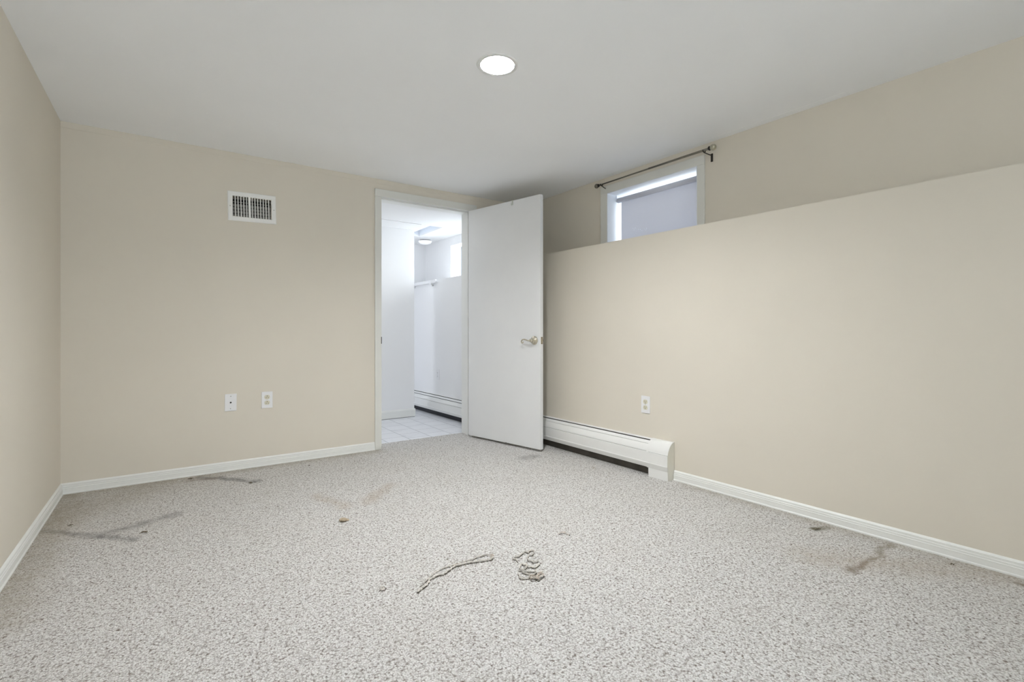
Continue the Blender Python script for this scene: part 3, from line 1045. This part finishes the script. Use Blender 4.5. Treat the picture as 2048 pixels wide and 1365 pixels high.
# window 2
w2 = thing('window_2', 'bright white window high in the next room, seen through the doorway', 'window', (XU, D, 0), RZ_U, kind='structure')
a0, a1, zb, zt = -(5.265 - D), -(4.46 - D), 1.545, 1.975
fb = NEW()
box(fb, a0, a0 + 0.02, 0.145, 0.18, zb, zt)
box(fb, a1 - 0.02, a1, 0.145, 0.18, zb, zt)
box(fb, a0 + 0.02, a1 - 0.02, 0.145, 0.18, zt - 0.02, zt)
box(fb, a0 + 0.02, a1 - 0.02, 0.145, 0.18, zb, zb + 0.025)
w2f = obj('window_frame', fb, 'frame_grey', w2)
obj('glass_pane', box(NEW(), a0 + 0.02, a1 - 0.02, 0.160, 0.164, zb + 0.025, zt - 0.02), 'glass', w2f)

heater('baseboard_heater', 'white baseboard heater with two black slots in the tiled next room', (XR, D, FZ), RZ_R, -(YF - D) + 0.02, -0.20, end=False, double=True)
yo = 5.06
make_outlet('electrical_outlet', 'all-white outlet on the white wall seen through the doorway', (on_right(yo), yo, 0.4460), RZ_R, False, white=True)

rl = thing('wall_rail', 'white bracketed rail along the top of the low wall in next room', 'rail', (XR, D, 0), RZ_R)
obj('bar', box(NEW(), -(5.70 - D), -(5.06 - D), -0.042, -0.020, 1.497, 1.533, 0.003), 'plate', rl)
for xx in (-(5.66 - D), -(5.17 - D)):
    bb = NEW()
    box(bb, xx - 0.022, xx + 0.022, -0.048, 0.0, 1.478, 1.526, 0.003)
    obj('bracket', bb, 'plate', rl)
kb = NEW()
lathe(kb, [(0.0, -0.020), (0.009, -0.018), (0.011, -0.006), (0.007, 0.0)], 16, 'z', (-(5.13 - D), -0.032, 1.480))
obj('knob', kb, 'screw', rl, label='small grey knob')

dl = thing('dome_ceiling_light', 'small white dome light on the ceiling of the next room', 'ceiling light', (2.61, 5.60, H2))
obj('base_ring', lathe(NEW(), [(0.0, 0.0), (0.085, 0.0), (0.086, -0.003), (0.080, -0.005), (0.0, -0.005)], 40), 'plate', dl)
obj('collar', lathe(NEW(), [(0.0, -0.004), (0.066, -0.004), (0.066, -0.016), (0.0, -0.016)], 40), 'black_metal', dl, label='dark gap above the dome')
obj('glass_dome', lathe(NEW(), [(0.0, -0.015), (0.080, -0.015), (0.082, -0.018), (0.078, -0.030), (0.064, -0.044), (0.040, -0.053), (0.0, -0.056)], 40), 'dome', dl)
hl = area('next_room_lamp', (1.45, 4.35, H2 - 0.03), (0, 0, 0), 0.5, 0.5, HALL_W, (0.98, 0.985, 1.0))


# ------------------------------------------------------------------ loose yarn and bits on the carpet
def spline(pts, n=6):
    P = [Vector(p) for p in pts]
    out = []
    for i in range(len(P) - 1):
        p0, p1, p2, p3 = P[max(i - 1, 0)], P[i], P[i + 1], P[min(i + 2, len(P) - 1)]
        for k in range(n):
            t = k / n
            out.append(0.5 * ((2 * p1) + (-p0 + p2) * t + (2 * p0 - 5 * p1 + 4 * p2 - p3) * t * t + (-p0 + 3 * p1 - 3 * p2 + p3) * t ** 3))
    out.append(P[-1])
    return out


def yarn(bm, pts, r=0.0026, z=0.004, amp=0.0022, lift=0.004):
    """kinked loop-pile yarn: a soft strand with uneven thickness and small crimps"""
    base = spline([(x, y, z) for x, y in pts], 9)
    n = len(base)
    ph = random.random() * 6
    out, rs = [], []
    for i, p in enumerate(base):
        d = base[min(i + 1, n - 1)] - base[max(i - 1, 0)]
        d.z = 0
        if d.length > 0:
            d.normalize()
        nrm = Vector((-d.y, d.x, 0))
        off = amp * (0.6 * math.sin(i * 0.9 + ph) + 0.4 * math.sin(i * 2.1 + ph * 2)) + random.uniform(-0.2, 0.2) * amp
        out.append(p + nrm * off + Vector((0, 0, lift * (0.35 + 0.35 * math.sin(i * 0.37 + ph) + 0.3 * math.sin(i * 1.3 + ph)))))
        rs.append(r * (1.0 + 0.28 * math.sin(i * 1.25 + ph)) * (0.8 + 0.4 * random.random()) * min(1.0, 0.45 + 0.35 * min(i, n - 1 - i)))
    tube(bm, out, rs, 8)
    return bm


def bare(bm, pts, w=0.0022, dy=(0.0, 0.0), z=0.0012):
    """ragged run where the loops are pulled out and the backing shows"""
    base = spline([(x + dy[0], y + dy[1], z) for x, y in pts], 7)
    n = len(base)
    L_, R_ = [], []
    for i, p in enumerate(base):
        d = base[min(i + 1, n - 1)] - base[max(i - 1, 0)]
        d.normalize()
        nrm = Vector((-d.y, d.x, 0))
        ww = w * random.uniform(0.35, 1.25) * (0.2 if random.random() < 0.10 else 1)
        L_.append(bm.verts.new(p + nrm * ww))
        R_.append(bm.verts.new(p - nrm * ww))
    for i in range(n - 1):
        bm.faces.new((L_[i], R_[i], R_[i + 1], L_[i + 1]))
    g_ = bmesh.ops.extrude_face_region(bm, geom=bm.faces[:])
    bmesh.ops.translate(bm, vec=(0, 0, -0.0010), verts=[e for e in g_['geom'] if isinstance(e, bmesh.types.BMVert)])
    return bm


Y1a = [(0.732, 1.636), (0.748, 1.645), (0.767, 1.654), (0.787, 1.667), (0.809, 1.692), (0.825, 1.697), (0.848, 1.703), (0.873, 1.700), (0.904, 1.715), (0.93, 1.727), (0.96, 1.728), (0.988, 1.725), (1.015, 1.717), (1.041, 1.708), (1.073, 1.698), (1.092, 1.698), (1.106, 1.71)]
Y1b = [(0.737, 1.645), (0.759, 1.671), (0.783, 1.685), (0.802, 1.699), (0.823, 1.713), (0.845, 1.727), (0.877, 1.738), (0.899, 1.744), (0.923, 1.741), (0.946, 1.739), (0.974, 1.742), (1.005, 1.743), (1.017, 1.737), (1.042, 1.745), (1.063, 1.745), (1.089, 1.744), (1.095, 1.733)]
Y2 = [[(1.161, 1.649), (1.169, 1.636), (1.164, 1.618)],
      [(1.18, 1.661), (1.192, 1.652), (1.209, 1.658), (1.232, 1.669), (1.243, 1.672), (1.247, 1.658), (1.269, 1.669), (1.278, 1.659), (1.267, 1.644), (1.247, 1.631), (1.232, 1.635), (1.205, 1.603), (1.214, 1.592), (1.212, 1.579), (1.229, 1.572), (1.238, 1.577)],
      [(1.156, 1.586), (1.166, 1.593), (1.169, 1.581), (1.178, 1.578), (1.173, 1.564), (1.173, 1.554), (1.182, 1.551), (1.186, 1.538), (1.2, 1.539), (1.225, 1.55)],
      [(1.156, 1.586), (1.136, 1.563), (1.155, 1.552), (1.173, 1.571)],
      [(1.123, 1.556), (1.138, 1.543), (1.151, 1.524), (1.173, 1.511), (1.167, 1.5), (1.139, 1.498), (1.139, 1.51), (1.129, 1.527), (1.127, 1.538)],
      [(1.108, 1.538), (1.099, 1.514), (1.094, 1.501), (1.12, 1.485), (1.132, 1.497), (1.152, 1.498)]]
Y2c = [(1.125, 1.48), (1.12, 1.465), (1.136, 1.461), (1.147, 1.467), (1.165, 1.473), (1.185, 1.487), (1.18, 1.466), (1.154, 1.456), (1.14, 1.452), (1.14, 1.472), (1.13, 1.486)]
Y3 = [(1.477, 1.725), (1.486, 1.725), (1.497, 1.723), (1.504, 1.719), (1.509, 1.712), (1.509, 1.702), (1.514, 1.699), (1.509, 1.687)]
Y4 = [(0.622, 1.725), (0.629, 1.729), (0.633, 1.744), (0.639, 1.751), (0.646, 1.747), (0.649, 1.735), (0.65, 1.727), (0.642, 1.721), (0.633, 1.72), (0.629, 1.726)]

rel = lambda L, o_: [(x - o_[0], y - o_[1]) for x, y in L]
CD = Vector((0.574, 0.819)) * -0.0055        # towards the lens side of the strand the pulled run shows

t = thing('loose_yarn', 'long curved strand of pulled beige carpet yarn lying in mid floor', 'yarn', (0.9, 1.7, 0))
obj('strand', yarn(NEW(), rel(Y1a, (0.9, 1.7)), 0.0028, 0.0038, 0.0032, 0.003), 'yarn', t)
obj('strand', yarn(NEW(), rel(Y1b[2:], (0.9, 1.7)), 0.0022, 0.0034, 0.0030, 0.003), 'yarn', t)
obj('bare_backing', bare(NEW(), rel(Y1a, (0.9, 1.7)), 0.0038, CD), 'backing', t, label='dark ragged run beside the strand')
for a_, b_ in ((1, 4), (6, 9), (12, 17)):
    obj('bare_backing', bare(NEW(), rel(Y1b[a_:b_], (0.9, 1.7)), 0.0020, CD), 'backing', t, label='dark ragged run beside the strand')
obj('knot', yarn(NEW(), [(0.028, 0.028), (0.040, 0.034), (0.052, 0.032)], 0.0040, 0.004, 0.002, 0.003), 'yarn_brown', t, label='brownish knotted bit')
obj('knot', yarn(NEW(), [(0.190, 0.004), (0.205, 0.012), (0.212, 0.022), (0.204, 0.026), (0.198, 0.014)], 0.0024, 0.004, 0.002, 0.003), 'yarn_brown', t, label='brownish knotted bit')

t = thing('yarn_tangle', 'small looped tangle of frayed yarn to the right of the long strand', 'yarn', (1.17, 1.56, 0))
for L in Y2:
    obj('strand', yarn(NEW(), rel(L, (1.17, 1.56)), 0.0019, 0.0032, 0.0024, 0.003), 'yarn', t)
    obj('bare_backing', bare(NEW(), rel(L, (1.17, 1.56)), 0.0028, CD), 'backing', t, label='dark ragged run beside the strand')
for k in range(5):
    rnd = random.Random(60 + k)
    q = rel(Y2c, (1.17, 1.56))
    c0 = (sum(p[0] for p in q) / len(q), sum(p[1] for p in q) / len(q))
    q = [((x - c0[0]) * rnd.uniform(0.6, 1.1) + c0[0] + rnd.uniform(-1, 1) * 0.005, (y - c0[1]) * rnd.uniform(0.6, 1.1) + c0[1] + 0.004 + rnd.uniform(-1, 1) * 0.006) for x, y in q]
    obj('frayed_fibre', yarn(NEW(), q, 0.0011 + 0.0003 * (k % 3), 0.004 + 0.001 * k, 0.0020, 0.004), 'yarn_brown' if k % 2 == 0 else 'yarn', t, label='brown frayed fibre' if k % 2 == 0 else 'pale frayed fibre')
obj('bare_backing', bare(NEW(), rel(Y2c, (1.17, 1.56)), 0.0025, CD), 'backing', t, label='dark ragged run under the frayed fibres')

t = thing('yarn_scrap', 'short dark-edged arc of yarn lying beyond the looped tangle', 'yarn', (1.5, 1.71, 0))
obj('bare_backing', bare(NEW(), rel(Y3, (1.5, 1.71)), 0.0030), 'backing', t, label='dark ragged run in front of the fluff')
obj('strand', yarn(NEW(), [(x - 0.001, y + 0.008) for x, y in rel(Y3, (1.5, 1.71))], 0.0020, 0.0025, 0.0015, 0.002), 'yarn', t)
obj('fluff', yarn(NEW(), [(-0.016, 0.024), (-0.006, 0.020), (0.002, 0.024), (0.008, 0.014), (0.018, 0.018)], 0.0015, 0.003, 0.0025, 0.003), 'yarn_brown', t, label='pinkish-brown fluff')

t = thing('yarn_loop', 'tiny closed loop of yarn left of the long strand', 'yarn', (0.637, 1.735, 0))
obj('bare_backing', bare(NEW(), rel(Y4, (0.637, 1.735)), 0.0022), 'backing', t, label='dark outline of the loop')
obj('strand', yarn(NEW(), [(x * 0.55, y * 0.55 + 0.002) for x, y in rel(Y4, (0.637, 1.735))], 0.0026, 0.0015, 0.0012, 0.001), 'yarn', t)


def blob(bm, c, rx, ry_, rz2, rough=0.25, seed=1, sub=3):
    rnd = random.Random(seed)
    r = bmesh.ops.create_icosphere(bm, subdivisions=sub, radius=1)
    for v in r['verts']:
        n = 1 + rough * (0.6 * math.sin(v.co.x * 5 + seed) * math.cos(v.co.y * 4 + seed * 2) + 0.4 * (rnd.random() - 0.5))
        v.co = Vector((v.co.x * rx * n + c[0], v.co.y * ry_ * n + c[1], v.co.z * rz2 * n + c[2]))
    for f in bm.faces:
        f.smooth = True
    return bm


t = thing('dried_lump', 'small tan dried lump sitting alone on the carpet left of centre', 'debris', (0.705, 2.462, 0), -0.5)
obj('crust', blob(NEW(), (0, 0, 0.009), 0.019, 0.011, 0.009, 0.3, 3), 'lump', t)
obj('crumb', blob(NEW(), (0.022, 0.004, 0.005), 0.007, 0.005, 0.005, 0.4, 8, 2), 'lump', t)
obj('underside', blob(NEW(), (0.002, -0.006, 0.004), 0.017, 0.009, 0.005, 0.3, 5, 2), 'fuzz', t, label='dark underside')

tufts = [((0.112, 3.722), 0.026, 'dark tuft of carpet fuzz by the back wall near the grey stain'),
         ((0.412, 3.412), 0.022, 'olive-brown tuft at the right end of the grey stain'),
         ((-0.096, 2.860), 0.024, 'thin brown tuft on the carpet below the left grey smudge'),
         ((-0.392, 3.161), 0.022, 'short black shred of fuzz near the left baseboard'),
         ((2.520, 1.066), 0.030, 'dark green-brown tuft near the right baseboard'),
         ((1.911, 3.792), 0.010, 'tiny black crumb on the carpet in the doorway'),
         ((2.385, 2.425), 0.014, 'small pale curled shred in front of the baseboard heater'),
         ((0.800, 3.610), 0.014, 'small brown fleck by the back wall halfway to the door'),
         ((2.585, 0.590), 0.016, 'small black fleck beside the near right baseboard')]
for i, ((x, y), s_, lab) in enumerate(tufts):
    rnd = random.Random(20 + i)
    bm = NEW()
    for k in range(4):
        a = rnd.uniform(-0.7, 0.7) - 0.6
        cx_, cy_ = rnd.uniform(-0.3, 0.3) * s_, rnd.uniform(-0.25, 0.25) * s_
        L = s_ * rnd.uniform(0.5, 1.0)
        pts = [(cx_ + math.cos(a) * L * (q - 0.5) + rnd.uniform(-1, 1) * s_ * 0.06, cy_ + math.sin(a) * L * (q - 0.5) + rnd.uniform(-1, 1) * s_ * 0.06, 0.002 + 0.004 * math.sin(q * PI)) for q in (0, 0.25, 0.5, 0.75, 1)]
        tube(bm, spline(pts, 3), 0.0009 + 0.0006 * rnd.random(), 6)
    obj('carpet_fuzz', bm, 'yarn_brown' if i in (6,) else 'fuzz', loc=(x, y, 0), label=lab, cat='fuzz')
